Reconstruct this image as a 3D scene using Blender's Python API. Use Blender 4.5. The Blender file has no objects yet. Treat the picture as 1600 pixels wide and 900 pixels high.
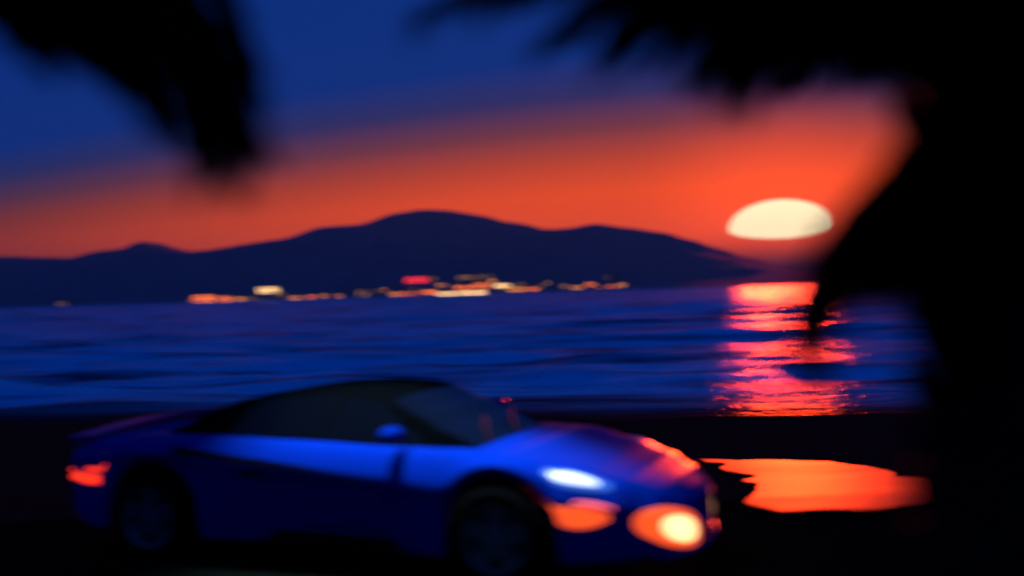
import bpy, bmesh, math, random
from mathutils import Vector, Matrix, noise

scene = bpy.context.scene
COL = scene.collection
R = math.radians
rnd = random.Random(7)

# ------------------------------------------------------------------ camera
CAM = Vector((0.0, 0.0, 1.85))
FPX = 1700.0                     # focal length in photograph pixels (1600 wide)
cam_rot = Matrix.Rotation(R(90 + 0.11), 3, 'X') @ Matrix.Rotation(R(-1.69), 3, 'Z')
cd = bpy.data.cameras.new("camera")
cd.sensor_width = 200.0          # large-format film camera, lens wide open
cd.lens = FPX / 1600.0 * 200.0
cd.clip_start = 0.05
cd.clip_end = 60000
cd.dof.use_dof = True
cd.dof.focus_distance = 17.0
cd.dof.aperture_fstop = 2.05
cd.dof.aperture_ratio = 0.54
cam = bpy.data.objects.new("camera", cd)
COL.objects.link(cam)
cam.matrix_world = Matrix.Translation(CAM) @ cam_rot.to_4x4()
scene.camera = cam


def ray(px, py):
    return (cam_rot @ Vector(((px - 800) / FPX, (450 - py) / FPX, -1.0)))


def P(px, py, D):
    """world point seen at photograph pixel (px, py), D metres north of the camera"""
    d = ray(px, py)
    return CAM + d * (D / d.y)


# ------------------------------------------------------------------ sky, sun, exposure
SUN_DIR = ray(1222, 346).normalized()
SUN_XY = Vector((SUN_DIR.x, SUN_DIR.y, 0)).normalized()

world = bpy.data.worlds.new("World")
scene.world = world
world.use_nodes = True
wt = world.node_tree
wt.nodes.clear()


def wn(t, **kw):
    n = wt.nodes.new(t)
    for k, v in kw.items():
        setattr(n, k, v)
    return n


def wl(a, b):
    wt.links.new(a, b)


tc = wn('ShaderNodeTexCoord')
sx = wn('ShaderNodeSeparateXYZ'); wl(tc.outputs['Generated'], sx.inputs[0])
flat = wn('ShaderNodeVectorMath', operation='MULTIPLY'); wl(tc.outputs['Generated'], flat.inputs[0]); flat.inputs[1].default_value = (1, 1, 0)
nrm = wn('ShaderNodeVectorMath', operation='NORMALIZE'); wl(flat.outputs[0], nrm.inputs[0])
dotc = wn('ShaderNodeVectorMath', operation='DOT_PRODUCT'); wl(nrm.outputs[0], dotc.inputs[0]); dotc.inputs[1].default_value = SUN_XY
hgt = wn('ShaderNodeMapRange'); wl(dotc.outputs['Value'], hgt.inputs[0])
hgt.inputs[1].default_value = 0.70; hgt.inputs[2].default_value = 1.0
hgt.inputs[3].default_value = 0.066; hgt.inputs[4].default_value = 0.148
uu = wn('ShaderNodeMath', operation='DIVIDE'); wl(sx.outputs[2], uu.inputs[0]); wl(hgt.outputs[0], uu.inputs[1])
u3 = wn('ShaderNodeMath', operation='DIVIDE'); wl(uu.outputs[0], u3.inputs[0]); u3.inputs[1].default_value = 3.0


def ramp(stops):
    n = wn('ShaderNodeValToRGB')
    e = n.color_ramp.elements
    while len(e) < len(stops):
        e.new(0.5)
    for el, (p, c) in zip(e, stops):
        el.position = p / 3.0
        el.color = (*c, 1)
    wl(u3.outputs[0], n.inputs[0])
    return n


near_ramp = ramp([(0.0, (1.12, .092, .006)), (0.6, (1.0, .088, .007)), (0.82, (.55, .062, .024)), (1.0, (.20, .042, .055)),
                  (1.2, (.035, .029, .125)), (1.45, (.003, .030, .215)), (3.0, (.001, .027, .215))])
far_ramp = ramp([(0.0, (.23, .028, .005)), (0.5, (.22, .029, .006)), (0.8, (.15, .029, .018)), (1.0, (.07, .029, .060)),
                 (1.25, (.015, .027, .125)), (1.5, (.002, .028, .205)), (3.0, (.001, .027, .215))])
fmix = wn('ShaderNodeMapRange'); wl(dotc.outputs['Value'], fmix.inputs[0])
fmix.inputs[1].default_value = 0.72; fmix.inputs[2].default_value = 1.0
mixa = wn('ShaderNodeMix', data_type='RGBA'); wl(fmix.outputs[0], mixa.inputs[0]); wl(far_ramp.outputs[0], mixa.inputs[6]); wl(near_ramp.outputs[0], mixa.inputs[7])
back = wn('ShaderNodeMapRange'); wl(dotc.outputs['Value'], back.inputs[0])
back.inputs[1].default_value = -0.3; back.inputs[2].default_value = 0.6
mixb = wn('ShaderNodeMix', data_type='RGBA'); wl(back.outputs[0], mixb.inputs[0]); 
bz = wn('ShaderNodeMapRange', interpolation_type='SMOOTHSTEP'); wl(sx.outputs[2], bz.inputs[0]); bz.inputs[1].default_value = .0; bz.inputs[2].default_value = .30
bmix = wn('ShaderNodeMix', data_type='RGBA'); wl(bz.outputs[0], bmix.inputs[0]); bmix.inputs[6].default_value = (.0008, .011, .075, 1); bmix.inputs[7].default_value = (.001, .027, .205, 1)
wl(bmix.outputs[2], mixb.inputs[6]); wl(mixa.outputs[2], mixb.inputs[7])
# aureole round the sun
nd = wn('ShaderNodeVectorMath', operation='NORMALIZE'); wl(tc.outputs['Generated'], nd.inputs[0])
ds = wn('ShaderNodeVectorMath', operation='DOT_PRODUCT'); wl(nd.outputs[0], ds.inputs[0]); ds.inputs[1].default_value = SUN_DIR
gl = wn('ShaderNodeMapRange'); wl(ds.outputs['Value'], gl.inputs[0])
gl.inputs[1].default_value = math.cos(R(9)); gl.inputs[2].default_value = 1.0
gp = wn('ShaderNodeMath', operation='POWER'); wl(gl.outputs[0], gp.inputs[0]); gp.inputs[1].default_value = 2.5
gc = wn('ShaderNodeMix', data_type='RGBA', blend_type='ADD'); wl(gp.outputs[0], gc.inputs[0]); wl(mixb.outputs[2], gc.inputs[6]); gc.inputs[7].default_value = (.45, .03, .006, 1)
# dusty layer low over the horizon
lowr = wn('ShaderNodeMapRange', interpolation_type='SMOOTHERSTEP'); wl(sx.outputs[2], lowr.inputs[0])
lowr.inputs[1].default_value = .004; lowr.inputs[2].default_value = .058
lowm = wn('ShaderNodeMix', data_type='RGBA'); wl(lowr.outputs[0], lowm.inputs[0]); lowm.inputs[6].default_value = (.012, .008, .02, 1); wl(gc.outputs[2], lowm.inputs[7])
bg = wn('ShaderNodeBackground'); wl(lowm.outputs[2], bg.inputs[0]); bg.inputs[1].default_value = 1.0
wo = wn('ShaderNodeOutputWorld'); wl(bg.outputs[0], wo.inputs[0])

sl = bpy.data.lights.new("sun_light", 'SUN')
sl.energy = 4.6
sl.angle = R(4.4)                # the low sun is swollen by the haze, as in the photograph
sl.color = (1.0, 0.042, 0.006)
so = bpy.data.objects.new("sun_light", sl)
COL.objects.link(so)
so.rotation_euler = ray(1222, 299).to_track_quat('Z', 'Y').to_euler()

scene.view_settings.view_transform = 'Standard'
scene.view_settings.look = 'None'
scene.view_settings.exposure = 0.0
scene.view_settings.gamma = 1.0
scene.render.engine = 'CYCLES'
scene.cycles.use_denoising = True
scene.cycles.max_bounces = 6
scene.cycles.volume_bounces = 0


# ------------------------------------------------------------------ helpers
def tag(o, label=None, cat=None, group=None, kind=None):
    if label: o['label'] = label
    if cat: o['category'] = cat
    if group: o['group'] = group
    if kind: o['kind'] = kind
    return o


def mesh_obj(name, verts, faces, mat, parent=None, smooth=False):
    me = bpy.data.meshes.new(name)
    me.from_pydata([tuple(v) for v in verts], [], faces)
    me.update()
    if smooth:
        me.polygons.foreach_set('use_smooth', [True] * len(me.polygons))
    if mat:
        me.materials.append(mat)
    o = bpy.data.objects.new(name, me)
    COL.objects.link(o)
    if parent:
        o.parent = parent
    return o


def empty(name, loc=(0, 0, 0), rz=0):
    o = bpy.data.objects.new(name, None)
    o.empty_display_size = 0.3
    COL.objects.link(o)
    o.location = loc
    o.rotation_euler = (0, 0, rz)
    return o


class MB:
    def __init__(s):
        s.v = []; s.f = []

    def add(s, verts, faces):
        b = len(s.v)
        s.v += [Vector(v) for v in verts]
        s.f += [tuple(i + b for i in f) for f in faces]

    def box(s, c, d, M=None):
        x, y, z = d[0] / 2, d[1] / 2, d[2] / 2
        vs = [Vector((sx * x, sy * y, sz * z)) for sz in (-1, 1) for sx, sy in ((-1, -1), (1, -1), (1, 1), (-1, 1))]
        if M is not None: vs = [M @ v for v in vs]
        s.add([v + Vector(c) for v in vs], [(3, 2, 1, 0), (4, 5, 6, 7), (0, 1, 5, 4), (1, 2, 6, 5), (2, 3, 7, 6), (3, 0, 4, 7)])

    def tube(s, pts, rads, n=8, cap=True):
        pts = [Vector(p) for p in pts]
        if not isinstance(rads, (list, tuple)): rads = [rads] * len(pts)
        vs = []; fs = []
        for i, p in enumerate(pts):
            t = (pts[min(i + 1, len(pts) - 1)] - pts[max(i - 1, 0)]).normalized()
            a = t.cross(Vector((0, 0, 1)))
            if a.length < 1e-4: a = Vector((1, 0, 0))
            a.normalize(); b = t.cross(a)
            for k in range(n):
                an = 2 * math.pi * k / n
                vs.append(p + (a * math.cos(an) + b * math.sin(an)) * rads[i])
        for i in range(len(pts) - 1):
            for k in range(n):
                k2 = (k + 1) % n
                fs.append((i * n + k, i * n + k2, (i + 1) * n + k2, (i + 1) * n + k))
        if cap:
            fs.append(tuple(range(n - 1, -1, -1)))
            fs.append(tuple((len(pts) - 1) * n + k for k in range(n)))
        s.add(vs, fs)

    def lathe_y(s, prof, n=32, M=None):
        """prof: (radius, y) pairs swept round the Y axis"""
        vs = []; fs = []
        for r, y in prof:
            for k in range(n):
                a = 2 * math.pi * k / n
                v = Vector((r * math.cos(a), y, r * math.sin(a)))
                vs.append(M @ v if M is not None else v)
        for i in range(len(prof) - 1):
            for k in range(n):
                k2 = (k + 1) % n
                fs.append((i * n + k, i * n + k2, (i + 1) * n + k2, (i + 1) * n + k))
        s.add(vs, fs)

    def build(s, name, mat, parent=None, smooth=False):
        return mesh_obj(name, s.v, s.f, mat, parent, smooth)


def lerp_table(t, x):
    if x <= t[0][0]: return t[0][1]
    for (x0, y0), (x1, y1) in zip(t, t[1:]):
        if x <= x1:
            f = (x - x0) / (x1 - x0)
            f = f * f * (3 - 2 * f) * 0.5 + f * 0.5
            return y0 + (y1 - y0) * f
    return t[-1][1]


def mat(name, base, rough=0.6, metal=0.0, spec=0.5, emit=None, estr=0.0, coat=0.0, noise_scale=None, noise_amt=0.0, bump=0.0, stretch=None, dark=None):
    m = bpy.data.materials.new(name)
    m.use_nodes = True
    nt = m.node_tree
    b = nt.nodes['Principled BSDF']
    b.inputs['Base Color'].default_value = (*base, 1)
    b.inputs['Roughness'].default_value = rough
    b.inputs['Metallic'].default_value = metal
    b.inputs['Specular IOR Level'].default_value = spec
    b.inputs['Coat Weight'].default_value = coat
    b.inputs['Coat Roughness'].default_value = 0.08
    if emit:
        b.inputs['Emission Color'].default_value = (*emit, 1)
        b.inputs['Emission Strength'].default_value = estr
    if noise_scale:
        co = nt.nodes.new('ShaderNodeTexCoord')
        mp = nt.nodes.new('ShaderNodeMapping')
        if stretch: mp.inputs['Scale'].default_value = stretch
        nz = nt.nodes.new('ShaderNodeTexNoise')
        nz.inputs['Scale'].default_value = noise_scale
        nz.inputs['Detail'].default_value = 5
        nt.links.new(co.outputs['Object'], mp.inputs[0]); nt.links.new(mp.outputs[0], nz.inputs[0])
        if noise_amt:
            mx = nt.nodes.new('ShaderNodeMix'); mx.data_type = 'RGBA'
            d = dark if dark else tuple(c * (1 - noise_amt) for c in base)
            mx.inputs[6].default_value = (*d, 1)
            mx.inputs[7].default_value = (*[min(1, c * (1 + noise_amt)) for c in base], 1)
            nt.links.new(nz.outputs['Fac'], mx.inputs[0])
            nt.links.new(mx.outputs[2], b.inputs['Base Color'])
        if bump:
            bp = nt.nodes.new('ShaderNodeBump')
            bp.inputs['Strength'].default_value = 1.0
            bp.inputs['Distance'].default_value = bump
            nt.links.new(nz.outputs['Fac'], bp.inputs['Height'])
            nt.links.new(bp.outputs[0], b.inputs['Normal'])
    return m


M = {}
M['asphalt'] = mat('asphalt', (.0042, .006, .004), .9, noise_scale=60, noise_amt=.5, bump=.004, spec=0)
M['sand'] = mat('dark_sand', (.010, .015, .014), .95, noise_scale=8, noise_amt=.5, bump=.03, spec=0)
M['ground'] = mat('ground', (.03, .03, .025), .9, noise_scale=.02, noise_amt=.3, spec=.1)
M['hill'] = mat('hill_scrub', (.045, .17, .18), .95, noise_scale=.03, noise_amt=.45, bump=6, spec=.05)
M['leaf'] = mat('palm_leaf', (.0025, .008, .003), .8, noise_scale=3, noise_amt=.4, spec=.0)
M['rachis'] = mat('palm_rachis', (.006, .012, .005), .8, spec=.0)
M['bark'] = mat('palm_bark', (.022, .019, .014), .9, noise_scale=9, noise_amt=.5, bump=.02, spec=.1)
M["paint"] = mat("blue_paint", (.0012, .027, .34), .2, metal=.0, coat=.0, spec=.004)
M['paint'].node_tree.nodes['Principled BSDF'].inputs['Coat Roughness'].default_value = .22
M['roof_black'] = mat('black_paint', (.0016, .002, .0024), .6, spec=.0)
M['trim'] = mat('black_trim', (.004, .005, .005), .7, spec=.05)
M['scoop'] = mat('intake_shadow_black', (.002, .002, .002), .9, spec=.05)
M['glass'] = mat('tinted_glass', (.003, .004, .006), .06, spec=.3)
M['rubber'] = mat('rubber', (.003, .003, .003), .9, spec=.03)
M['rim'] = mat('rim_alloy', (.3, .36, .38), .4, metal=.9)
M['lamp_clear'] = mat('headlamp_glass', (.1, .2, .5), .12, coat=1.0, emit=(.03,.16,1.0), estr=.5)
M['lamp_orange'] = mat('lamp_orange_lit', (.8, .2, .03), .3, emit=(1.0, .085, .015), estr=1.25)
M['lamp_warm'] = mat('lamp_bulb_lit', (1, .8, .5), .3, emit=(1.0, .55, .22), estr=2.6)
M['lamp_pink'] = mat('lamp_marker_lit', (1, .3, .2), .3, emit=(1.0, .06, .08), estr=1.2)
M['lamp_white'] = mat('headlamp_bulb_lit', (.8, .85, 1), .2, emit=(.75, .85, 1.0), estr=1.6)
M['lamp_red'] = mat('tail_lamp_lit', (.8, .03, .01), .3, emit=(1.0, .03, .008), estr=1.6)
M['steel'] = mat('painted_steel', (.06, .065, .06), .5, metal=.3)
M['wall'] = mat('render_wall', (.22, .2, .17), .9, noise_scale=.3, noise_amt=.2)
M['roof'] = mat('roof_tile', (.16, .08, .05), .9, noise_scale=.4, noise_amt=.3)

# ------------------------------------------------------------------ the sun itself
SUN_D = 9000.0
m_sun = bpy.data.materials.new('sun_surface')
m_sun.use_nodes = True
nt = m_sun.node_tree
nt.nodes.clear()
em = nt.nodes.new('ShaderNodeEmission'); em.inputs[0].default_value = (1.0, .78, .46, 1); em.inputs[1].default_value = 1.6
om = nt.nodes.new('ShaderNodeOutputMaterial'); nt.links.new(em.outputs[0], om.inputs[0])
sc_ = P(1221, 357, SUN_D)
k = SUN_D / FPX
vs = []; fs = []
NU, NV = 48, 24
for j in range(NV + 1):
    th = math.pi * j / NV
    for i in range(NU):
        ph = 2 * math.pi * i / NU
        zz = math.cos(th)
        zz = zz * 45 if zz > 0 else zz * 15      # refraction flattens the lower limb
        vs.append((math.sin(th) * math.cos(ph) * 81 * k, math.sin(th) * math.sin(ph) * 81 * k, zz * k))
for j in range(NV):
    for i in range(NU):
        fs.append((j * NU + i, j * NU + (i + 1) % NU, (j + 1) * NU + (i + 1) % NU, (j + 1) * NU + i))
sun = mesh_obj('sun', vs, fs, m_sun, smooth=True)
sun.location = sc_
tag(sun, 'flattened pale yellow setting sun low over the hazy ridge', 'sun')

# ------------------------------------------------------------------ terrain
SEA_Z = -1.0
SHORE = 1200.0
RIDGE = 1850.0
prof_px = [(-900, 425), (-600, 400), (-300, 410), (0, 400), (60, 402), (105, 403), (150, 392), (190, 388), (218, 376), (245, 384), (285, 394), (340, 388), (385, 380), (440, 373), (500, 354),
           (560, 350), (620, 332), (660, 327), (690, 327), (740, 334), (800, 347), (860, 358), (890, 356), (930, 349), (980, 355), (1040, 363),
           (1080, 374), (1118, 386), (1160, 400), (1210, 414), (1270, 426), (1400, 434), (1500, 430), (1600, 424), (1900, 418), (2300, 415), (2700, 420)]
prof = []
for px, py in prof_px:
    p = P(px, py, RIDGE)
    prof.append((p.x, p.z))


def terrain(x, y):
    zr = lerp_table(prof, x) - SEA_Z
    if y < RIDGE:
        t = (y - SHORE) / (RIDGE - SHORE)
        s = 0.22 * t + 0.78 * t ** 1.7 if t > 0 else t * 1.5
        h = zr * s
    else:
        t = (y - RIDGE) / 900
        s = 1 - t * t
        h = zr * s
    if 0 < t:
        w = min(1, t * 3) if y < RIDGE else 1
        fade = min(1.0, abs(y - RIDGE) / 200)
        h += w * fade * (noise.fractal(Vector((x / 140, y / 140, .3)), 1.0, 2.0, 4)) * 7
        h += w * noise.noise(Vector((x / 22, y / 30, 2.1))) * 1.3
    return SEA_Z + h


vs = []; fs = []
NX, NY = 300, 60
xs = [-2000 + 4000 * i / NX for i in range(NX + 1)]
ys = [SHORE - 30 + (RIDGE - SHORE + 30 + 850) * j / NY for j in range(NY + 1)]
for y in ys:
    for x in xs:
        vs.append((x, y, terrain(x, y)))
for j in range(NY):
    for i in range(NX):
        a = j * (NX + 1) + i
        fs.append((a, a + 1, a + NX + 2, a + NX + 1))
tag(mesh_obj('mountain', vs, fs, M['hill'], smooth=True), kind='structure')

tag(mesh_obj('ground', [(-6000, -3000, -4), (6000, -3000, -4), (6000, 7000, -4), (-6000, 7000, -4)], [(0, 1, 2, 3)], M['ground']), kind='structure')

# ------------------------------------------------------------------ sea
m = bpy.data.materials.new('sea_water'); m.use_nodes = True
nt = m.node_tree
b = nt.nodes['Principled BSDF']
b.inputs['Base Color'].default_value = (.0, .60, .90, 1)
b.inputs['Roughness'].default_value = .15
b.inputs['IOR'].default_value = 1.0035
co = nt.nodes.new('ShaderNodeTexCoord')
# long darker bands in the base colour, standing in for shaded wave troughs
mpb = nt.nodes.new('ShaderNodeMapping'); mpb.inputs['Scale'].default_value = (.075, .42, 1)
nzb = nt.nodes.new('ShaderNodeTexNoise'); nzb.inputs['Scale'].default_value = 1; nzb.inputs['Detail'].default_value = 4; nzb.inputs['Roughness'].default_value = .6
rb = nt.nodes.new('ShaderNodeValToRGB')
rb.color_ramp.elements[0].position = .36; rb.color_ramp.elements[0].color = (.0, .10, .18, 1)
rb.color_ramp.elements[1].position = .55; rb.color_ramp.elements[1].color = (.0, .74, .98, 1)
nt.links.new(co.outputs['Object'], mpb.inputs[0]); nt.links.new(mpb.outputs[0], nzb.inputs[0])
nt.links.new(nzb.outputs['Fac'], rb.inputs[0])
da = nt.nodes.new('ShaderNodeAttribute'); da.attribute_name = 'depth'       # clear shallows show the dark sand below
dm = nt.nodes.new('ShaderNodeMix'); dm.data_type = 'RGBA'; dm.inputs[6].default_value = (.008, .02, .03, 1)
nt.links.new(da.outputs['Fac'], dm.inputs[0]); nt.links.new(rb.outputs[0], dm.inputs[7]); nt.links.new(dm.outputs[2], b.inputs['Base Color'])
hs = []
for sc_x, sc_y, amt, det in ((.25, .75, .26, 3), (2.0, 2.8, .085, 3)):
    mp = nt.nodes.new('ShaderNodeMapping'); mp.inputs['Scale'].default_value = (sc_x, sc_y, 1)
    nz = nt.nodes.new('ShaderNodeTexNoise'); nz.inputs['Scale'].default_value = 1; nz.inputs['Detail'].default_value = det
    nt.links.new(co.outputs['Object'], mp.inputs[0]); nt.links.new(mp.outputs[0], nz.inputs[0])
    ml = nt.nodes.new('ShaderNodeMath'); ml.operation = 'MULTIPLY'; ml.inputs[1].default_value = amt
    nt.links.new(nz.outputs['Fac'], ml.inputs[0]); hs.append(ml)
ad = nt.nodes.new('ShaderNodeMath'); ad.operation = 'ADD'
nt.links.new(hs[0].outputs[0], ad.inputs[0]); nt.links.new(hs[1].outputs[0], ad.inputs[1])
bp = nt.nodes.new('ShaderNodeBump'); bp.inputs['Distance'].default_value = 1.0; bp.inputs['Strength'].default_value = 1.0
nt.links.new(ad.outputs[0], bp.inputs['Height']); nt.links.new(bp.outputs[0], b.inputs['Normal'])
M['sea'] = m

waves = []
for lam, amp, ang in ((34, .20, -3), (21, .17, 4), (13, .10, -7), (8.5, .075, 10), (5.2, .05, -14), (6.3, .045, 48), (4.7, .038, -42), (3.3, .03, 18), (2.2, .02, -5)):
    waves.append((2 * math.pi / lam, amp, math.sin(R(ang)), math.cos(R(ang)), rnd.uniform(0, 6.28), lam))


def sea_h(x, y, dy, dx):
    wobble = 1.6 * noise.noise(Vector((x / 30, y / 55, 5.0)))
    g = .75 + .6 * noise.noise(Vector((x / 40, y / 28, 9.0)))
    h = 0
    for kk, amp, sa, ca, ph, lam in waves:
        sp = max(dy, dx * abs(sa))
        att = max(0.0, min(1.0, (lam / sp - 2.5) / 2.5))
        if att <= 0: continue
        if abs(sa) > .5: att *= 1 + .6 * max(0.0, min(1.0, (50 - y) / 20))      # chop builds up in the shallows
        s = math.sin(kk * (x * sa + y * ca) + ph + wobble)
        h += att * amp * (s + .25 * s * s)
    return h * g


vs = []; fs = []
NR, NC = 330, 300
y0, y1 = 20.0, SHORE + 12
q = (y1 / y0) ** (1 / NR)
for j in range(NR + 1):
    y = y0 * q ** j
    for i in range(NC + 1):
        tn = -1.25 + 2.5 * i / NC
        x = tn * y
        vs.append((x, y, SEA_Z + sea_h(x, y, y * (q - 1), y * 2.5 / NC) * min(1, max(0.25, (y - 20) / 14))))
for j in range(NR):
    for i in range(NC):
        a = j * (NC + 1) + i
        fs.append((a, a + 1, a + NC + 2, a + NC + 1))
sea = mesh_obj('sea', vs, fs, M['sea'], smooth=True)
at = sea.data.attributes.new('depth', 'FLOAT', 'POINT')
dv = []
for x, y, z in vs:
    t = max(0.0, min(1.0, (y - max(18.0, min(32.0, 24.2 - .16 * x)) - .1 + .8 * noise.noise(Vector((x / 5, y / 3, 7)))) / 4.5))
    dv.append(t * t * (3 - 2 * t))
at.data.foreach_set('value', dv)
tag(sea, kind='structure')

# ------------------------------------------------------------------ beach and road
ROAD_EDGE = 9.3


def slope_at(x):
    return .98 / (max(18.0, min(32.0, 24.2 - .16 * x)) - ROAD_EDGE)


def beach_z(x, y):
    z = -0.02 - max(0, y - ROAD_EDGE) * slope_at(x)
    z += .07 * noise.noise(Vector((x / 7, y / 9, 4))) * min(1, max(0, (y - ROAD_EDGE - 4) / 5))
    z += .035 * noise.noise(Vector((x / 2.6, y / 1.6, 0))) * min(1, max(0, (y - ROAD_EDGE) / 1.5))
    return z


vs = []; fs = []
bx = [-60 + 120 * i / 240 for i in range(241)]
by = [ROAD_EDGE - .3 + (32 - ROAD_EDGE) * j / 70 for j in range(71)]
for y in by:
    for x in bx:
        vs.append((x, y, beach_z(x, y)))
for j in range(70):
    for i in range(240):
        a = j * 241 + i
        fs.append((a, a + 1, a + 242, a + 241))
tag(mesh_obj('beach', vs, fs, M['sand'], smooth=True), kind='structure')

mb = MB()
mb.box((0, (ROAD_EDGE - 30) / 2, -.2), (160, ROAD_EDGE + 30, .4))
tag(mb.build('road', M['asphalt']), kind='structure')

# wet sheet of sand beyond the road
mw = mat('wet_sand', (.02, .014, .010), .44, spec=.025, noise_scale=1.0, noise_amt=.3, bump=.012, stretch=(.8, 3.0, 1))
outline = [(1085, 722), (1200, 722), (1300, 727), (1390, 742), (1450, 752), (1470, 772), (1440, 788), (1380, 796), (1300, 797), (1225, 799), (1190, 790),
           (1165, 776), (1186, 764), (1165, 750), (1140, 738)]


def on_beach(px, py):
    d = ray(px, py)
    t = 1.0
    for _ in range(40):
        p = CAM + d * t
        zt = -0.02 - max(0, p.y - ROAD_EDGE) * slope_at(p.x) if p.y > ROAD_EDGE else 0
        t *= (CAM.z - zt) / (CAM.z - p.z)
    return CAM + d * t


pts0 = [on_beach(*o) for o in outline]
pts = []
for a_, b_ in zip(pts0, pts0[1:] + pts0[:1]):
    n_ = max(1, int((b_ - a_).length / .07))
    for k_ in range(n_):
        p = a_.lerp(b_, k_ / n_)
        pts.append(p + Vector((noise.noise(p * 2.2) * .22 + noise.noise(p * 7) * .02, noise.noise(p * 1.7 + Vector((9, 3, 1))) * .16 + noise.noise(p * 6 + Vector((1, 2, 3))) * .02, 0)))
bm = bmesh.new()
ring = [bm.verts.new((p.x, p.y, 0)) for p in pts]
bm.faces.new(ring)
bmesh.ops.triangulate(bm, faces=bm.faces[:])
for _ in range(3):
    bmesh.ops.subdivide_edges(bm, edges=bm.edges[:], cuts=1, use_grid_fill=True)
for v in bm.verts:
    v.co.z = max(beach_z(v.co.x, v.co.y), -0.02 - max(0, v.co.y - ROAD_EDGE) * slope_at(v.co.x)) + .03 if v.co.y > ROAD_EDGE else .008
me = bpy.data.meshes.new('wet_sand'); bm.normal_update(); bm.to_mesh(me); bm.free()
me.polygons.foreach_set('use_smooth', [True] * len(me.polygons))
me.materials.append(mw)
wo_ = bpy.data.objects.new('wet_sand', me); COL.objects.link(wo_)
tag(wo_, kind='structure')

# ------------------------------------------------------------------ far town: each lit building
light_mats = {}


def light_mat(name, c, s):
    if name not in light_mats:
        light_mats[name] = mat('window_light_' + name, (.5, .4, .3), .5, emit=c, estr=s)
    return light_mats[name]


LM = {'dim': ((1, .45, .08), 1.0), 'orange': ((1, .17, .02), 4.5), 'white': ((1, .58, .22), 6), 'amber': ((1, .30, .04), 3.2), 'red': ((1, .03, .03), 4.5)}


def building(px, py, wpx, hpx, kind, label, group=None, hip=True, fill=.7):
    d = ray(px, py)
    y = SHORE + 4
    while y < RIDGE:
        p = CAM + d * (y / d.y)
        if terrain(p.x, y) >= p.z: break
        y += 2
    y = min(y, SHORE + 320)
    p = CAM + d * (y / d.y)
    sc = y / FPX
    w, h, dp = wpx * sc, hpx * sc, 11.0
    base = p.z - 1.5
    root = empty('building', (p.x, p.y + dp / 2, base))
    tag(root, label, 'building', group)
    mbw = MB(); mbw.box((0, 0, h / 2 + .5), (w, dp, h + 1.0 + 1)); mbw.build('wall', M['wall'], root)
    r = MB(); H = h + 1.5; e = .5
    if hip:
        rh = 2.2
        r.add([(-w / 2 - e, -dp / 2 - e, H), (w / 2 + e, -dp / 2 - e, H), (w / 2 + e, dp / 2 + e, H), (-w / 2 - e, dp / 2 + e, H), (-w / 2 + 3, 0, H + rh), (w / 2 - 3, 0, H + rh)],
              [(0, 1, 5, 4), (1, 2, 5), (2, 3, 4, 5), (3, 0, 4), (3, 2, 1, 0)])
    else:
        r.box((0, 0, H + .3), (w + .8, dp + .8, .6))
    r.build('roof', M['roof'], root)
    wn_ = MB()
    rows = max(1, round(h / 3.4)); cols = max(2, round(w / 2.6))
    cw, chh = w / cols, h / rows
    for a in range(rows):
        for c in range(cols):
            if rnd.random() > fill: continue
            wn_.box((-w / 2 + cw * (c + .5), -dp / 2 - .1, 1.2 + chh * (a + .5)), (cw * rnd.uniform(.45, .8), .24, chh * .36))
    if not wn_.v:
        wn_.box((0, -dp / 2 - .1, 1.2 + h / 2), (cw * .7, .24, chh * .7))
    wn_.build('lit_windows', light_mat(kind, *LM[kind]), root)['kind'] = 'stuff'
    return root


B = building
B(100, 476, 22, 4, 'dim', 'dim yellow lit house alone at far left of the opposite shore', fill=.6)
B(318, 472, 34, 11, 'orange', 'bright orange lit building at left end of the far shore lights', fill=.95)
B(350, 471, 26, 8, 'orange', 'orange lit building right of the brightest orange one on the far shore', fill=.75)
B(374, 470, 16, 6, 'amber', 'small amber lit house ending the left orange row on the far shore', fill=.6)
B(419, 457, 34, 8, 'white', 'pale yellow lit building standing above the left shore lights', fill=.95, hip=False)
B(462, 467, 22, 4, 'amber', 'low amber lit house right of the left orange row on the far shore', fill=.7)
B(488, 466, 22, 5, 'orange', 'low orange lit house in gap before the main town lights', fill=.7)
B(508, 464, 14, 4, 'amber', 'smallest amber house at right of the low pair on the far shore', fill=.7)
B(572, 463, 28, 10, 'dim', 'dim tall yellow building at left edge of the main town lights', fill=.5, hip=False)
B(612, 462, 22, 5, 'amber', 'amber lit house below left of the red sign lights', fill=.8)
B(636, 461, 22, 5, 'orange', 'orange lit house directly below the red glowing hillside building', fill=.8)
B(651, 441, 36, 8, 'red', 'red glowing building on the hillside above the town', fill=1, hip=False)
B(674, 437, 14, 7, 'dim', 'dim house just right of the red glowing hillside building', fill=.4)
B(668, 459, 30, 6, 'orange', 'orange lit building left of the long white waterfront block', fill=.8)
B(700, 461, 34, 5, 'white', 'left half of the long white lit waterfront block', fill=1, hip=False)
B(740, 460, 40, 6, 'white', 'right half of the long white lit waterfront block', fill=1, hip=False)
B(724, 452, 26, 6, 'orange', 'orange lit house above the white waterfront block, left of its row', fill=.9)
B(752, 450, 26, 7, 'orange', 'orange lit house above the white waterfront block, middle of its row', fill=.9)
B(786, 449, 26, 6, 'white', 'white lit building at upper right of the bright town centre', fill=1, hip=False)
B(726, 436, 22, 6, 'dim', 'dim yellow house high behind town centre, left of two', fill=.4)
B(756, 435, 24, 6, 'dim', 'dim yellow house high behind town centre, right of two', fill=.4)
B(806, 455, 24, 6, 'amber', 'amber lit house stepping down right of the town centre', fill=.8)
B(830, 454, 22, 5, 'orange', 'orange lit house at right end of the town centre', fill=.7)
B(850, 444, 18, 4, 'dim', 'dim house beyond the right end of the town centre', fill=.4)
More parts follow.
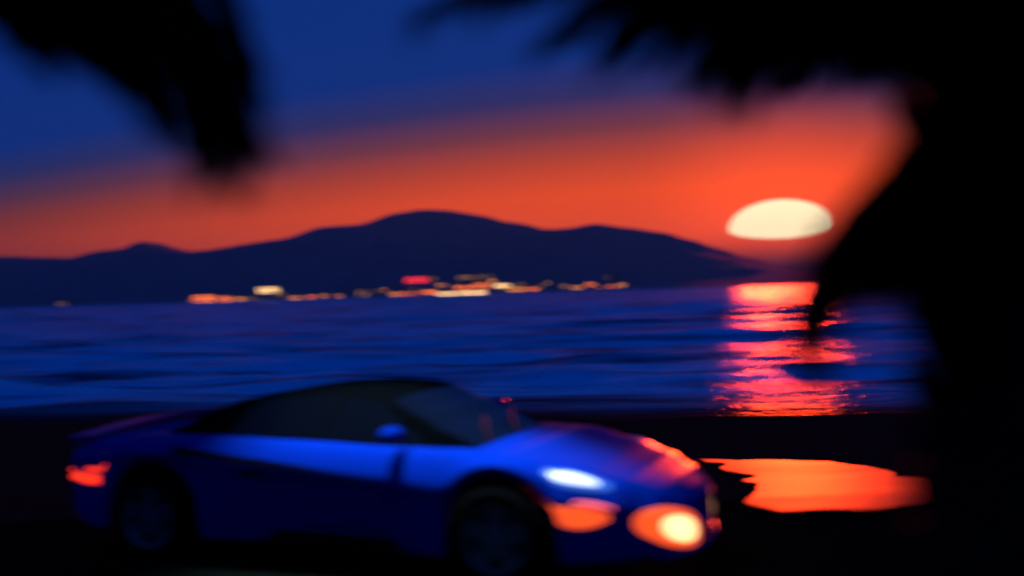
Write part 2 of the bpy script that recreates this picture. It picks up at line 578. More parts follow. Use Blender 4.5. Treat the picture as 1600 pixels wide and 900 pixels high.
B(902, 451, 20, 4, 'amber', 'amber lit house at left of the separate right hand group', fill=.8)
B(922, 446, 16, 4, 'orange', 'orange lit house set slightly higher in the right hand group', fill=.8)
B(956, 449, 20, 4, 'orange', 'orange lit house at the right end of all shore lights', fill=.8)
B(958, 434, 28, 3, 'dim', 'faint house highest in the right hand group of lights', fill=.4)

for px_, py_ in ((302, 470), (334, 466), (392, 468), (438, 462), (530, 464), (590, 456), (604, 455), (640, 452), (690, 447), (715, 445), (742, 442), (770, 441), (812, 446), (845, 450), (880, 449), (938, 450), (972, 447)):
    B(px_, py_, rnd.uniform(9, 15), rnd.uniform(3, 5), rnd.choice(('dim', 'amber', 'dim')), 'small dim lit house among the brighter buildings of the far shore', 'small dim houses along the far shore', fill=.7)

# ------------------------------------------------------------------ palms
def bez(ctrl, n):
    """Catmull-Rom through ctrl points"""
    c = [ctrl[0] * 2 - ctrl[1]] + list(ctrl) + [ctrl[-1] * 2 - ctrl[-2]]
    out = []
    segs = len(ctrl) - 1
    for i in range(n + 1):
        t = i / n * segs
        s = min(int(t), segs - 1); f = t - s
        p0, p1, p2, p3 = c[s:s + 4]
        out.append(0.5 * ((2 * p1) + (p2 - p0) * f + (2 * p0 - 5 * p1 + 4 * p2 - p3) * f * f + (3 * p1 - p0 - 3 * p2 + p3) * f ** 3))
    return out


def frond(parent, ctrl, leaf=.5, n=70, droop=.6, width=.028, seed=0, start=.08, fwd=.7):
    rg = random.Random(seed)
    pts = bez([Vector(c) for c in ctrl], n)
    o = Vector(parent.location)
    ra = MB()
    rr = [.022 * (1 - i / n) + .004 for i in range(n + 1)]
    ra.tube([p - o for p in pts[::2]], rr[::2], 6)
    fr = ra.build('frond', M['rachis'], parent, True)
    lf = MB()
    for i in range(int(n * start), n + 1):
        t = i / n
        tan = (pts[min(i + 1, n)] - pts[max(i - 1, 0)]).normalized()
        side = tan.cross(Vector((0, 0, 1)))
        if side.length < .05: side = Vector((1, 0, 0))
        side.normalize()
        up = side.cross(tan)
        env = (math.sin(math.pi * min(1, .12 + .88 * t) ** .8) ** .55) if t < .97 else .5
        for s in (-1, 1):
            L = leaf * env * rg.uniform(.75, 1.12)
            d = (side * s * rg.uniform(.75, 1.1) + tan * (fwd + t * .5) * rg.uniform(.7, 1.2) + up * rg.uniform(-.15, .35)).normalized()
            p = pts[i] - o + tan * rg.uniform(-.01, .01)
            w = width * rg.uniform(.7, 1.25)
            wv = d.cross(up)
            if wv.length < .05: wv = tan.copy()
            wv.normalize()
            wv = (wv + up * rg.uniform(-.5, .5)).normalized()
            v = []
            dd = d.copy(); q_ = p.copy()
            segs = 4
            for k_ in range(segs + 1):
                ww = w * (1, 1.1, .9, .55, .06)[k_] * .5
                v += [q_ - wv * ww, q_ + wv * ww]
                dd = (dd + Vector((0, 0, -1)) * droop * .38 * rg.uniform(.6, 1.3)).normalized()
                q_ = q_ + dd * (L / segs)
            lf.add(v, [(2 * a, 2 * a + 1, 2 * a + 3, 2 * a + 2) for a in range(segs)])
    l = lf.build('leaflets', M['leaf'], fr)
    return fr


def trunk(parent, top, r0, r1, seed):
    rg = random.Random(seed)
    o = Vector(parent.location)
    mb = MB()
    n = 44
    pts, rad = [], []
    for i in range(n + 1):
        t = i / n
        p = Vector((0, 0, -.3)).lerp(top - o, t) + Vector((math.sin(t * 2.3) * .06, 0, 0)) * (1 - t)
        pts.append(p)
        rad.append((r0 + (r1 - r0) * t) * (1 + (.07 if i % 2 else -.05) + rg.uniform(-.02, .02)))
    mb.tube(pts, rad, 18)
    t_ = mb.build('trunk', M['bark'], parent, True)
    # old leaf bases: short stubs spiralling up the trunk
    stub = MB()
    for i in range(110):
        t = .05 + .93 * i / 110
        a = i * 2.4
        p = Vector((0, 0, -.3)).lerp(top - o, t) + Vector((math.sin(t * 2.3) * .06, 0, 0)) * (1 - t)
        rr = (r0 + (r1 - r0) * t) * .96
        d = Vector((math.cos(a), math.sin(a), 0))
        stub.tube([p + d * rr, p + d * (rr + .05) + Vector((0, 0, .09)), p + d * (rr + .075) + Vector((0, 0, .17))], [.055, .04, .02], 5)
    sb = stub.build('leaf_base', M['bark'], parent)
    sb['kind'] = 'stuff'
    return t_


# right-hand palm
PR, PL = .82, .72          # how near the two palms stand
c_r = P(1530, 20, 4.0 * PR)
palm = empty('palm_tree', (c_r.x + .02, c_r.y, 0))
tag(palm, 'dark palm with thick trunk and hanging fronds at the right edge', 'palm tree')
trunk(palm, Vector((c_r.x, c_r.y, c_r.z)), .25 * PR, .235 * PR, 3)
FR = [
    # fronds arching over the top of the view towards the left
    ([(1530, 20, 4.0), (1330, -140, 4.1), (1080, -160, 4.2), (840, -90, 4.3), (700, 0, 4.3)], .46, .55),
    ([(1530, 20, 4.0), (1330, -90, 4.2), (1120, -80, 4.3), (960, -20, 4.4), (880, 40, 4.4)], .42, .6),
    ([(1530, 20, 4.0), (1350, -80, 3.8), (1200, -70, 3.7), (1070, -10, 3.6), (990, 70, 3.6)], .40, .6),
    ([(1530, 20, 4.0), (1380, -60, 4.3), (1240, -30, 4.5), (1150, 40, 4.6), (1110, 100, 4.6)], .40, .6),
    ([(1530, 20, 4.0), (1390, -40, 3.7), (1270, -20, 3.6), (1190, 50, 3.6), (1160, 120, 3.6)], .36, .7),
    ([(1530, 20, 4.0), (1400, -20, 4.0), (1300, 0, 3.9), (1220, 60, 3.8), (1195, 130, 3.8)], .36, .8),
    ([(1530, 20, 4.0), (1430, -10, 4.5), (1350, 0, 4.7), (1280, 50, 4.8), (1245, 110, 4.8)], .36, .8),
    ([(1530, 20, 4.0), (1340, -110, 3.9), (1130, -130, 3.9), (930, -80, 3.9), (800, -20, 3.9)], .40, .6),
    ([(1530, 20, 4.0), (1360, -90, 4.4), (1210, -100, 4.6), (1080, -50, 4.7), (1000, 20, 4.8), (975, 50, 4.8)], .36, .6),
    ([(1530, 20, 4.0), (1380, -50, 3.9), (1260, -40, 3.8), (1150, 10, 3.8), (1105, 70, 3.8)], .38, .65),
    ([(1530, 20, 4.0), (1390, -30, 4.2), (1280, -20, 4.2), (1190, 30, 4.2), (1150, 90, 4.2)], .38, .65),
    ([(1530, 20, 4.0), (1360, -100, 4.0), (1180, -90, 4.0), (1050, -40, 4.0), (985, 20, 4.0)], .40, .6),
    ([(1530, 20, 4.0), (1370, -70, 4.5), (1210, -50, 4.6), (1100, 10, 4.7), (1050, 70, 4.7)], .38, .6),
    ([(1530, 20, 4.0), (1440, 0, 3.7), (1370, 20, 3.5), (1320, 60, 3.5), (1290, 90, 3.5)], .28, .9),
    ([(1530, 20, 4.0), (1470, -10, 4.2), (1420, 10, 4.3), (1370, 50, 4.4), (1350, 100, 4.4)], .28, .9),
    ([(1530, 20, 4.0), (1470, 0, 3.6), (1430, 40, 3.4), (1410, 80, 3.4)], .26, .9),
    # the fronds that hang beside the sun
    ([(1560, 60, 4.0), (1510, 110, 3.8), (1450, 210, 3.6), (1370, 300, 3.5), (1315, 385, 3.45), (1290, 460, 3.4), (1283, 520, 3.4)], .32, .9),
    ([(1560, 60, 4.0), (1500, 130, 4.1), (1430, 230, 4.1), (1355, 310, 4.1), (1305, 380, 4.1), (1285, 430, 4.1), (1280, 480, 4.1)], .36, .9),
    ([(1560, 60, 4.0), (1530, 130, 3.7), (1480, 220, 3.4), (1415, 290, 3.3), (1350, 360, 3.3), (1320, 420, 3.3)], .34, .9),
    ([(1560, 60, 4.0), (1520, 110, 4.2), (1470, 190, 4.3), (1410, 255, 4.4), (1360, 300, 4.4), (1325, 350, 4.4)], .30, .8),
    ([(1560, 60, 4.0), (1510, 120, 3.9), (1450, 230, 3.8), (1370, 330, 3.7), (1320, 420, 3.7), (1300, 500, 3.7), (1300, 560, 3.7)], .28, .9),
    ([(1560, 60, 4.0), (1520, 120, 4.2), (1460, 240, 4.2), (1390, 340, 4.2), (1340, 430, 4.2), (1315, 510, 4.2)], .30, .9),
    ([(1560, 60, 4.0), (1550, 130, 3.8), (1510, 250, 3.7), (1460, 330, 3.7), (1410, 390, 3.7), (1380, 430, 3.7)], .30, .8),
    ([(1560, 60, 4.0), (1550, 120, 3.9), (1520, 230, 3.9), (1480, 310, 3.9), (1440, 370, 3.9), (1415, 410, 3.9)], .30, .8),
    ([(1560, 60, 4.0), (1530, 120, 4.0), (1490, 210, 4.0), (1430, 280, 4.0), (1385, 340, 4.0), (1355, 390, 4.0)], .32, .8),
    ([(1560, 60, 4.0), (1540, 130, 3.8), (1500, 240, 3.7), (1440, 320, 3.7), (1370, 380, 3.7), (1335, 420, 3.7)], .30, .8),
    ([(1560, 60, 4.0), (1560, 120, 3.6), (1540, 220, 3.4), (1510, 330, 3.3), (1470, 400, 3.3), (1440, 430, 3.3)], .30, .9),
    ([(1560, 60, 4.0), (1600, 90, 3.6), (1600, 200, 3.4), (1580, 330, 3.3), (1550, 460, 3.3), (1530, 560, 3.3)], .30, .9),
    # fronds over the trunk and out of the frame to the right
    ([(1530, 20, 4.0), (1620, -80, 4.0), (1760, -60, 4.0), (1880, 80, 4.0)], .45, .6),
    ([(1530, 20, 4.0), (1600, -20, 3.6), (1660, 120, 3.4), (1680, 300, 3.3)], .35, .8),
    ([(1530, 20, 4.0), (1590, -60, 4.5), (1640, -20, 5.0), (1660, 150, 5.3)], .4, .7),
    ([(1530, 20, 4.0), (1500, -120, 4.6), (1440, -160, 5.2), (1390, -60, 5.8)], .45, .6),
    ([(1530, 20, 4.0), (1540, -140, 3.5), (1500, -220, 2.9)], .45, .6),
    ([(1530, 20, 4.0), (1580, 0, 3.7), (1610, 80, 3.6), (1600, 180, 3.5)], .35, .9),
]
for i, (c, lf_, dr) in enumerate(FR):
    ctrl = [P(a[0] - 22 * min(1, k_ / 2), a[1] + 12 * min(1, k_ / 2), a[2] * PR) for k_, a in enumerate(c)]
    frond(palm, ctrl, lf_ * PR, 210, dr, .030, 100 + i)

# left-hand palm: its trunk stands outside the frame
c_l = P(-190, -190, 4.7 * PL)
palm2 = empty('palm_tree', (c_l.x - .15, c_l.y, 0))
tag(palm2, 'dark palm frond hanging into the sky at the top left corner', 'palm tree')
trunk(palm2, Vector((c_l.x, c_l.y, c_l.z)), .2, .17, 5)
FL = [
    ([(-190, -190, 4.7), (40, -210, 4.6), (230, -90, 4.5), (335, 50, 4.4), (368, 160, 4.4), (362, 250, 4.4)], .36, .75),
    ([(-190, -190, 4.7), (20, -190, 4.3), (180, -90, 4.2), (270, 40, 4.1), (300, 150, 4.1), (305, 235, 4.1)], .40, .8),
    ([(-190, -190, 4.7), (-20, -170, 4.8), (130, -70, 4.9), (225, 40, 5.0), (265, 130, 5.0), (275, 200, 5.0)], .40, .8),
    ([(-190, -190, 4.7), (-40, -150, 4.4), (100, -60, 4.2), (180, 20, 4.1), (225, 90, 4.1), (240, 140, 4.1)], .38, .75),
    ([(-190, -190, 4.7), (-60, -130, 4.9), (50, -70, 5.1), (130, 0, 5.2), (180, 60, 5.2)], .36, .7),
    ([(-190, -190, 4.7), (-90, -140, 4.4), (0, -90, 4.2), (70, -30, 4.1), (110, 20, 4.1)], .30, .7),
    ([(-190, -190, 4.7), (-90, -150, 4.4), (-10, -120, 4.2), (40, -70, 4.1), (65, -20, 4.1)], .28, .7),
    ([(-190, -190, 4.7), (-130, -130, 4.5), (-60, -70, 4.4), (0, -10, 4.4), (30, 40, 4.4)], .30, .7),
    ([(-190, -190, 4.7), (-140, -130, 4.9), (-90, -80, 5.0), (-40, -20, 5.0), (-10, 30, 5.0)], .30, .7),
    ([(-190, -190, 4.7), (-80, -120, 4.6), (20, -50, 4.6), (100, 20, 4.6), (150, 80, 4.6), (170, 110, 4.6)], .32, .7),
    ([(-190, -190, 4.7), (-100, -110, 4.3), (-10, -40, 4.3), (60, 20, 4.3), (95, 60, 4.3)], .28, .7),
    ([(-190, -190, 4.7), (-70, -120, 5.0), (60, -40, 5.2), (150, 40, 5.3), (200, 110, 5.3), (225, 170, 5.3)], .36, .7),
    ([(-190, -190, 4.7), (-110, -90, 4.4), (-40, -20, 4.4), (20, 40, 4.4), (50, 80, 4.4)], .28, .7),
    ([(-190, -190, 4.7), (-70, -90, 4.8), (30, -10, 4.8), (100, 50, 4.8), (140, 100, 4.8)], .28, .7),
    ([(-190, -190, 4.7), (-60, -120, 4.4), (60, -30, 4.3), (140, 40, 4.3), (190, 110, 4.3), (205, 150, 4.3)], .36, .75),
    ([(-190, -190, 4.7), (-80, -100, 4.5), (30, -20, 4.5), (110, 40, 4.5), (160, 90, 4.5)], .34, .75),
    ([(-190, -190, 4.7), (-100, -110, 4.6), (-20, -40, 4.6), (40, 10, 4.6), (80, 50, 4.6)], .34, .75),
    ([(-190, -190, 4.7), (50, -220, 4.5), (220, -110, 4.4), (310, 20, 4.4), (335, 120, 4.4), (338, 190, 4.4)], .36, .75),
    ([(-190, -190, 4.7), (40, -200, 4.7), (210, -90, 4.7), (295, 30, 4.7), (325, 110, 4.7), (335, 160, 4.7)], .34, .75),
    ([(-190, -190, 4.7), (60, -250, 4.9), (260, -140, 5.1), (350, 0, 5.2), (380, 110, 5.2)], .36, .75),
    ([(-190, -190, 4.7), (-330, -150, 4.7), (-450, -30, 4.7), (-500, 120, 4.7)], .45, .7),
    ([(-190, -190, 4.7), (-260, -260, 5.3), (-330, -220, 6.0), (-360, -80, 6.6)], .45, .7),
    ([(-190, -190, 4.7), (-230, -240, 4.0), (-300, -200, 3.4), (-340, -40, 3.0)], .45, .7),
]
for i, (c, lf_, dr) in enumerate(FL):
    frond(palm2, [P(a[0] + 24 * min(1, k_ / 2), a[1] + 18 * min(1, k_ / 2), a[2] * PL) for k_, a in enumerate(c)], lf_ * PL, 210, dr, .030, 300 + i)

# ------------------------------------------------------------------ car (X forward, Y left, Z up, origin between the axles)
YAW = R(-22)
CARLOC = Vector((-1.03, 8.08, 0))
car = empty('sports_car', CARLOC, YAW)
tag(car, 'low blue sports coupe with black roof and lit lamps on the road', 'car')
HUBX = (1.33, -1.33); HUBZ = .32; ARCH = .385
T_w = [(-2.15, .80), (-2.05, .90), (-1.8, .955), (-1.33, .985), (-.6, .955), (.3, .925), (1.0, .935), (1.4, .94), (1.75, .90), (2.05, .80), (2.25, .66), (2.38, .46), (2.44, .22)]
T_s = [(-2.15, .80), (-1.9, .85), (-1.4, .885), (-.9, .885), (-.2, .865), (.6, .835), (1.05, .82), (1.4, .80), (1.75, .735), (2.05, .65), (2.25, .575), (2.38, .51), (2.44, .47)]
T_c = [(-2.15, .83), (-1.9, .87), (-1.3, .87), (-.5, .88), (.9, .85), (1.3, .80), (1.75, .725), (2.05, .655), (2.25, .59), (2.38, .53), (2.44, .49)]
T_k = [(-2.15, .70), (-1.2, .76), (-.4, .705), (.4, .63), (.95, .575), (1.4, .56), (1.8, .53), (2.2, .47), (2.44, .42)]
T_b = [(-2.15, .34), (-1.9, .22), (-1.0, .17), (1.0, .16), (1.9, .17), (2.25, .19), (2.44, .24)]
T_tuck = [(-2.15, 0), (-1.5, .01), (-1.0, .06), (-.3, .10), (.5, .09), (.95, .03), (1.4, .0), (2.44, 0)]


def low_edge(X):
    z = lerp_table(T_b, X)
    for hx in HUBX:
        dx = abs(X - hx)
        if dx < ARCH:
            z = max(z, HUBZ + math.sqrt(ARCH ** 2 - dx * dx))
    return z


def section(X):
    w = lerp_table(T_w, X); zs = lerp_table(T_s, X); zc = lerp_table(T_c, X); zk = lerp_table(T_k, X)
    zb = low_edge(X); tk = lerp_table(T_tuck, X)
    zk = min(zk, zs - .08)
    pts = [(w - .16, zb + .01), (w - .025 - tk * 1.15, zb), (w - .012 - tk * 1.15, zb + .03)]
    lo = zb + .03
    for f, tt in ((.3, 1.0), (.55, .85), (.8, .5), (.93, .2)):
        z = lo + (max(zk, lo + .02) - lo) * f
        pts.append((w - .006 - tk * tt, z))
    zk2 = max(zk, lo + .03)
    pts.append((w, zk2))
    top = max(zs, zk2 + .04)
    for f, ins in ((.3, .022), (.6, .055), (.82, .092), (.95, .122), (1.0, .155)):
        pts.append((w - ins * min(1, w / .6), zk2 + (top - zk2) * f))
    wi = w - .155 * min(1, w / .6)
    zc = max(zc, zk2 + .04)
    for f in (.8, .55, .28, 0):
        pts.append((wi * f, top + (zc - top) * (1 - f ** 2)))
    return pts


def surf_pt(X, idx):
    return section(X)[idx]


NS = 150
stX = [-2.15 + 4.59 * i / NS for i in range(NS + 1)]
secs = [section(X) for X in stX]
npt = len(secs[0])


def body_mesh():
    mb = MB()
    for s in (-1, 1):
        vs = []; fs = []
        for X, sec in zip(stX, secs):
            for (y, z) in sec:
                vs.append((X, s * y, z))
        for i in range(NS):
            for k_ in range(npt - 1):
                a = i * npt + k_
                f = (a, a + npt, a + npt + 1, a + 1)
                fs.append(f if s < 0 else f[::-1])
        mb.add(vs, fs)
    # nose and tail caps
    for i, flip in ((0, False), (NS, True)):
        loop = [(stX[i], -y, z) for y, z in secs[i]] + [(stX[i], y, z) for y, z in reversed(secs[i][:-1])]
        f = tuple(range(len(loop)))
        mb.add(loop, [f if flip else f[::-1]])
    o = mb.build('body', M['paint'], car, True)
    bm = bmesh.new(); bm.from_mesh(o.data)
    bmesh.ops.remove_doubles(bm, verts=bm.verts[:], dist=.0008)
    bmesh.ops.recalc_face_normals(bm, faces=bm.faces[:])
    bm.to_mesh(o.data); bm.free()
    return o


body_mesh()
mb = MB()
mb.box((0, 0, .34), (4.1, 1.30, .36))
mb.box((0, 0, .34), (1.75, 1.66, .33))
mb.build('underbody', M['trim'], car)

# greenhouse
G_top = [(-1.48, .862), (-1.25, .94), (-1.0, 1.06), (-.75, 1.135), (-.4, 1.185), (-.05, 1.20), (.25, 1.185), (.42, 1.15), (.62, 1.05), (.85, .935), (1.08, .83)]
G_bw = [(-1.48, .64), (-1.0, .75), (-.3, .755), (.4, .745), (.8, .71), (1.08, .64)]
NG = 48
gX = [-1.48 + 2.56 * i / NG for i in range(NG + 1)]
GP = []
for X in gX:
    zt = lerp_table(G_top, X); wb = lerp_table(G_bw, X)
    zb = min(lerp_table(T_s, X) - .015, zt - .004)
    h = zt - zb
    wt_ = wb - .17 * min(1, h / .3)
    row = []
    for f in (0, .25, .5, .75, .9):
        row.append((wb + (wt_ - wb) * f ** 1.1, zb + (h - .045 * min(1, h / .3)) * f / .9))
    rx, rz = row[-1]
    for f, g in ((.93, .45), (.8, .75), (.6, .9), (.3, .98), (0, 1.0)):
        row.append((rx * f, rz + (zt - rz) * g))
    GP.append(row)
ng = len(GP[0])


def gcell(i, k_):
    """which part a cell of the greenhouse belongs to"""
    X = (gX[i] + gX[i + 1]) / 2
    side = k_ < 4
    if side:
        f = (k_ + .5) / 4
        xa = 1.02 - .62 * f          # front pillar line
        xr = -.80 + .22 * f
        if xr < X < xa - .06: return 'side_window'
        return 'roof'
    if X > .46 and k_ > 4: return 'windscreen'
    if X < -.72 and k_ > 5: return 'rear_window'
    return 'roof'


parts = {}
for s in (-1, 1):
    for i in range(NG):
        for k_ in range(ng - 1):
            parts.setdefault((gcell(i, k_), s if gcell(i, k_) == 'side_window' else 0), []).append((s, i, k_))
for (nm, sd), cells in parts.items():
    mb = MB()
    vmap = {}
    vs = []; fs = []
    for s, i, k_ in cells:
        ids = []
        for (a, c) in ((i, k_), (i + 1, k_), (i + 1, k_ + 1), (i, k_ + 1)):
            y, z = GP[a][c]
            key = (round(gX[a], 4), round(s * y, 4), round(z, 4))
            if key not in vmap:
                vmap[key] = len(vs); vs.append((gX[a], s * y, z))
            ids.append(vmap[key])
        ids = ids if s < 0 else ids[::-1]
        if len(set(ids)) > 2: fs.append(tuple(dict.fromkeys(ids)))
    mesh_obj(nm, vs, fs, M['roof_black'] if nm == 'roof' else M['glass'], car, True)


def side_y(X, z):
    """outer body half-width at height z"""
    sec = section(X)
    for (y0, z0), (y1, z1) in zip(sec[1:], sec[2:]):
        if z0 <= z <= z1:
            return y0 + (y1 - y0) * (z - z0) / max(1e-6, z1 - z0)
    return sec[7][0]


# side strakes along the doors, one bar each
for s in (-1, 1):
    for k_ in range(6):
        z0 = .265 + .052 * k_
        mb = MB()
        pts = []
        for i in range(13):
            X = -.86 + (1.70 - .05 * k_) * i / 12
            z = z0 + .03 * (1 - i / 12)
            pts.append(Vector((X, s * (side_y(X, z) + .012), z)))
        mb.tube(pts, [.006] + [.013] * 11 + [.006], 6)
        mb.build('strake', M['paint'], car, True)
    # dark scoop below the shoulder at the rear
    vs = []; fs = []
    for i in range(25):
        t = i / 24
        X = -1.1 + 1.45 * t
        zc_ = lerp_table(T_k, X) + .045 - .02 * t
        hw = .024 * (1 - t) ** .7 + .002
        for z, dep in ((zc_ - hw, .006), (zc_, .002), (zc_ + hw, .006)):
            vs.append((X, s * (side_y(X, z) + dep), z))
    for i in range(24):
        for k_ in range(2):
            f = (3 * i + k_, 3 * i + 3 + k_, 3 * i + 4 + k_, 3 * i + 1 + k_)
            fs.append(f if s < 0 else f[::-1])
    mesh_obj('air_intake', vs, fs, M['scoop'], car)
    # mirror
    mb = MB()
    vs = []; fs = []
    for j in range(9):
        t = j / 8
        for a in range(12):
            an = 2 * math.pi * a / 12
            rr = math.sin(math.pi * (.06 + .88 * t)) ** .6
            vs.append((.62 + .055 * math.cos(an) * rr - .02 * t, s * (.80 + .22 * t), .945 + .05 * math.sin(an) * rr))
    for j in range(8):
        for a in range(12):
            fs.append((j * 12 + a, j * 12 + (a + 1) % 12, (j + 1) * 12 + (a + 1) % 12, (j + 1) * 12 + a))
    fs.append(tuple(range(12))); fs.append(tuple(range(96, 108)))
    mb.add(vs, fs)
    mr = mb.build('mirror', M['paint'], car, True)
    arm = MB(); arm.tube([(.64, s * .76, .89), (.64, s * .83, .93)], [.022, .018], 6)
    arm.build('mirror_arm', M['trim'], mr)
    hd = MB(); hd.box((-.45, s * (side_y(-.45, .66) + .012), .66), (.17, .024, .03)); hd.build('door_handle', M['trim'], car)

# wheels
TY = MB(); TY.lathe_y([(.205, -.10), (.235, -.118), (.285, -.122), (.312, -.105), (.322, -.06), (.322, .06), (.312, .105), (.285, .122), (.235, .118), (.205, .10)], 40)
RM = MB()
RM.lathe_y([(.205, -.10), (.212, -.118), (.20, -.116), (.188, -.07), (.18, .10)], 40)
RM.lathe_y([(.001, -.098), (.035, -.096), (.045, -.08), (.045, -.02)], 20)
for a in range(5):
    an = 2 * math.pi * a / 5 + .3
    Mx = Matrix.Rotation(-an, 3, 'Y')
    for off in (-.028, .028):
        RM.box(Mx @ Vector((.115, -.082, off)), (.165, .03, .03), Mx)
DS = MB(); DS.lathe_y([(.001, -.02), (.15, -.02), (.15, .0), (.001, .0)], 28)
me_t = me_r = None
for s in (-1, 1):
    for hx in HUBX:
        wh = empty('wheel', (hx, s * .845, HUBZ), 0 if s < 0 else math.pi)
        wh.parent = car
        if me_t is None:
            a = TY.build('tyre', M['rubber'], wh, True); r_ = RM.build('rim', M['rim'], wh); d_ = DS.build('brake_disc', M['steel'], wh)
            me_t, me_r, me_d = a.data, r_.data, d_.data
        else:
            for nm, me in (('tyre', me_t), ('rim', me_r), ('brake_disc', me_d)):
                o = bpy.data.objects.new(nm, me); COL.objects.link(o); o.parent = wh


# patches that lie on the body: lamp lenses grown from the body surface
def body_patch(name, mat_, X0, X1, i0, i1, side, off, taper=None, nx=14, parent=car):
    """a strip of body surface between stations X0..X1 and section parameters i0..i1 (fractional), lifted by off, with thickness"""
    def sp(X, u):
        sec = section(X)
        a = int(min(u, npt - 1.001)); f = u - a
        y = sec[a][0] + (sec[a + 1][0] - sec[a][0]) * f
        z = sec[a][1] + (sec[a + 1][1] - sec[a][1]) * f
        return Vector((X, y, z))
    ny = 8
    vs = []
    for layer in (off, -.02):
        for i in range(nx + 1):
            t = i / nx
            X = X0 + (X1 - X0) * t
            lo, hi = i0, i1
            if taper:
                lo, hi = taper(t, i0, i1)
            for j in range(ny + 1):
                u = lo + (hi - lo) * j / ny
                p = sp(X, u)
                px_ = sp(min(X + .02, 2.43), u) - sp(X - .02, u)
                pu = sp(X, min(u + .2, npt - 1.01)) - sp(X, max(u - .2, 0))
                n = px_.cross(pu)
                if n.length < 1e-9: n = Vector((0, 1, 0))
                n.normalize()
                if n.y < -.05 and abs(n.x) < .6: n = -n
                bulge = 1 if layer < 0 else (.4 + .6 * math.sin(math.pi * min(max(t, .05), .95)) * math.sin(math.pi * min(max(j / ny, .05), .95)))
                q_ = p + n * layer * bulge
                vs.append((q_.x, side * q_.y, q_.z))
    nl = (nx + 1) * (ny + 1)
    fs = []
    for i in range(nx):
        for j in range(ny):
            a = i * (ny + 1) + j
            fs.append((a, a + ny + 1, a + ny + 2, a + 1))
    edge = [i * (ny + 1) for i in range(nx + 1)] + [nx * (ny + 1) + j for j in range(1, ny + 1)] + [i * (ny + 1) + ny for i in range(nx - 1, -1, -1)] + [j for j in range(ny - 1, 0, -1)]
    for a, c in zip(edge, edge[1:] + edge[:1]):
        fs.append((a, a + nl, c + nl, c))
    o = mesh_obj(name, vs, fs, mat_, parent, True)
    bm = bmesh.new(); bm.from_mesh(o.data); bmesh.ops.recalc_face_normals(bm, faces=bm.faces[:]); bm.to_mesh(o.data); bm.free()
    return o


def eye(t, lo, hi):
    k_ = math.sin(math.pi * (.06 + .88 * t)) ** .6
    m_ = (lo + hi) / 2
    return m_ - (m_ - lo) * k_, m_ + (hi - m_) * k_


for s in (-1, 1):
    hl = body_patch('headlight', M['lamp_clear'], 1.62, 2.02, 8.6, 11.2, s, .012, eye)
    body_patch('lamp_bulb', M['lamp_white'], 1.66, 1.94, 9.2, 10.6, s, .022, eye, parent=hl)
    body_patch('indicator', M['lamp_orange'], 1.66, 2.02, 4.2, 6.9, s, .012, eye)
    body_patch('marker_light', M['lamp_pink'], 1.82, 2.05, 7.1, 7.7, s, .012, eye)
    tl = MB()


def rounded_plate(pts, thick, axis):
    """closed prism from a 2D outline in (Y, Z) extruded along X"""
    n = len(pts)
    vs = [(axis, y, z) for y, z in pts] + [(axis - thick, y, z) for y, z in pts]
    fs = [tuple(range(n)), tuple(range(2 * n - 1, n - 1, -1))] + [(i, n + i, n + (i + 1) % n, (i + 1) % n) for i in range(n)]
    return vs, fs


# low driving lamps in the front bumper, lit
def nose_X(y, z):
    """X of the nose surface at lateral y (abs) and height z"""
    y = abs(y)
    best = 2.44
    for i in range(NS, 0, -1):
        w = side_y(stX[i], z)
        if w >= y:
            if i == NS: return stX[i]
            w2 = side_y(stX[i + 1], z)
            return stX[i] + (stX[i + 1] - stX[i]) * max(0, min(1, (w - y) / max(1e-5, w - w2)))
    return best


for s in (-1, 1):
    outl = []
    for i in range(28):
        a = 2 * math.pi * i / 28
        ca, sa = math.cos(a), math.sin(a)
        y = .48 + .24 * (abs(ca) ** .9) * (1 if ca > 0 else -1)
        z = .35 + .125 * (abs(sa) ** .9) * (1 if sa > 0 else -1) + (y - .48) * .28
        outl.append((y, z))
    cx = sum(o[0] for o in outl) / 28; cz = sum(o[1] for o in outl) / 28
    def lens(name, scl, out, mm, parent, dy=0, dz=0):
        vs = []; fs = []
        rings = 5
        for r_ in range(rings + 1):
            f = r_ / rings
            for (y, z) in outl:
                yy = cx + dy + (y - cx) * scl * f; z_ = cz + dz + (z - cz) * scl * f
                X = nose_X(yy, z_) + out + .005 * (1 - f * f)
                vs.append((X, s * yy, z_))
        nb = len(outl)
        for r_ in range(rings):
            for i in range(nb):
                fs.append((r_ * nb + i, (r_ + 1) * nb + i, (r_ + 1) * nb + (i + 1) % nb, r_ * nb + (i + 1) % nb))
        b0 = len(vs)
        for (y, z) in outl:
            yy = cx + dy + (y - cx) * scl; z_ = cz + dz + (z - cz) * scl
            vs.append((nose_X(yy, z_) - .06, s * yy, z_))
        for i in range(nb):
            fs.append((rings * nb + i, b0 + i, b0 + (i + 1) % nb, rings * nb + (i + 1) % nb))
        o = mesh_obj(name, vs, fs, mm, parent, True)
        bm = bmesh.new(); bm.from_mesh(o.data); bmesh.ops.remove_doubles(bm, verts=bm.verts[:], dist=.0005); bmesh.ops.recalc_face_normals(bm, faces=bm.faces[:]); bm.to_mesh(o.data); bm.free()
        return o
    lp = lens('driving_lamp', 1.0, .014 if s < 0 else .003, M['lamp_orange'], car)
    lens('lamp_bulb', .64, .020 if s < 0 else .006, M['lamp_warm'], lp, dy=-.03, dz=-.012)

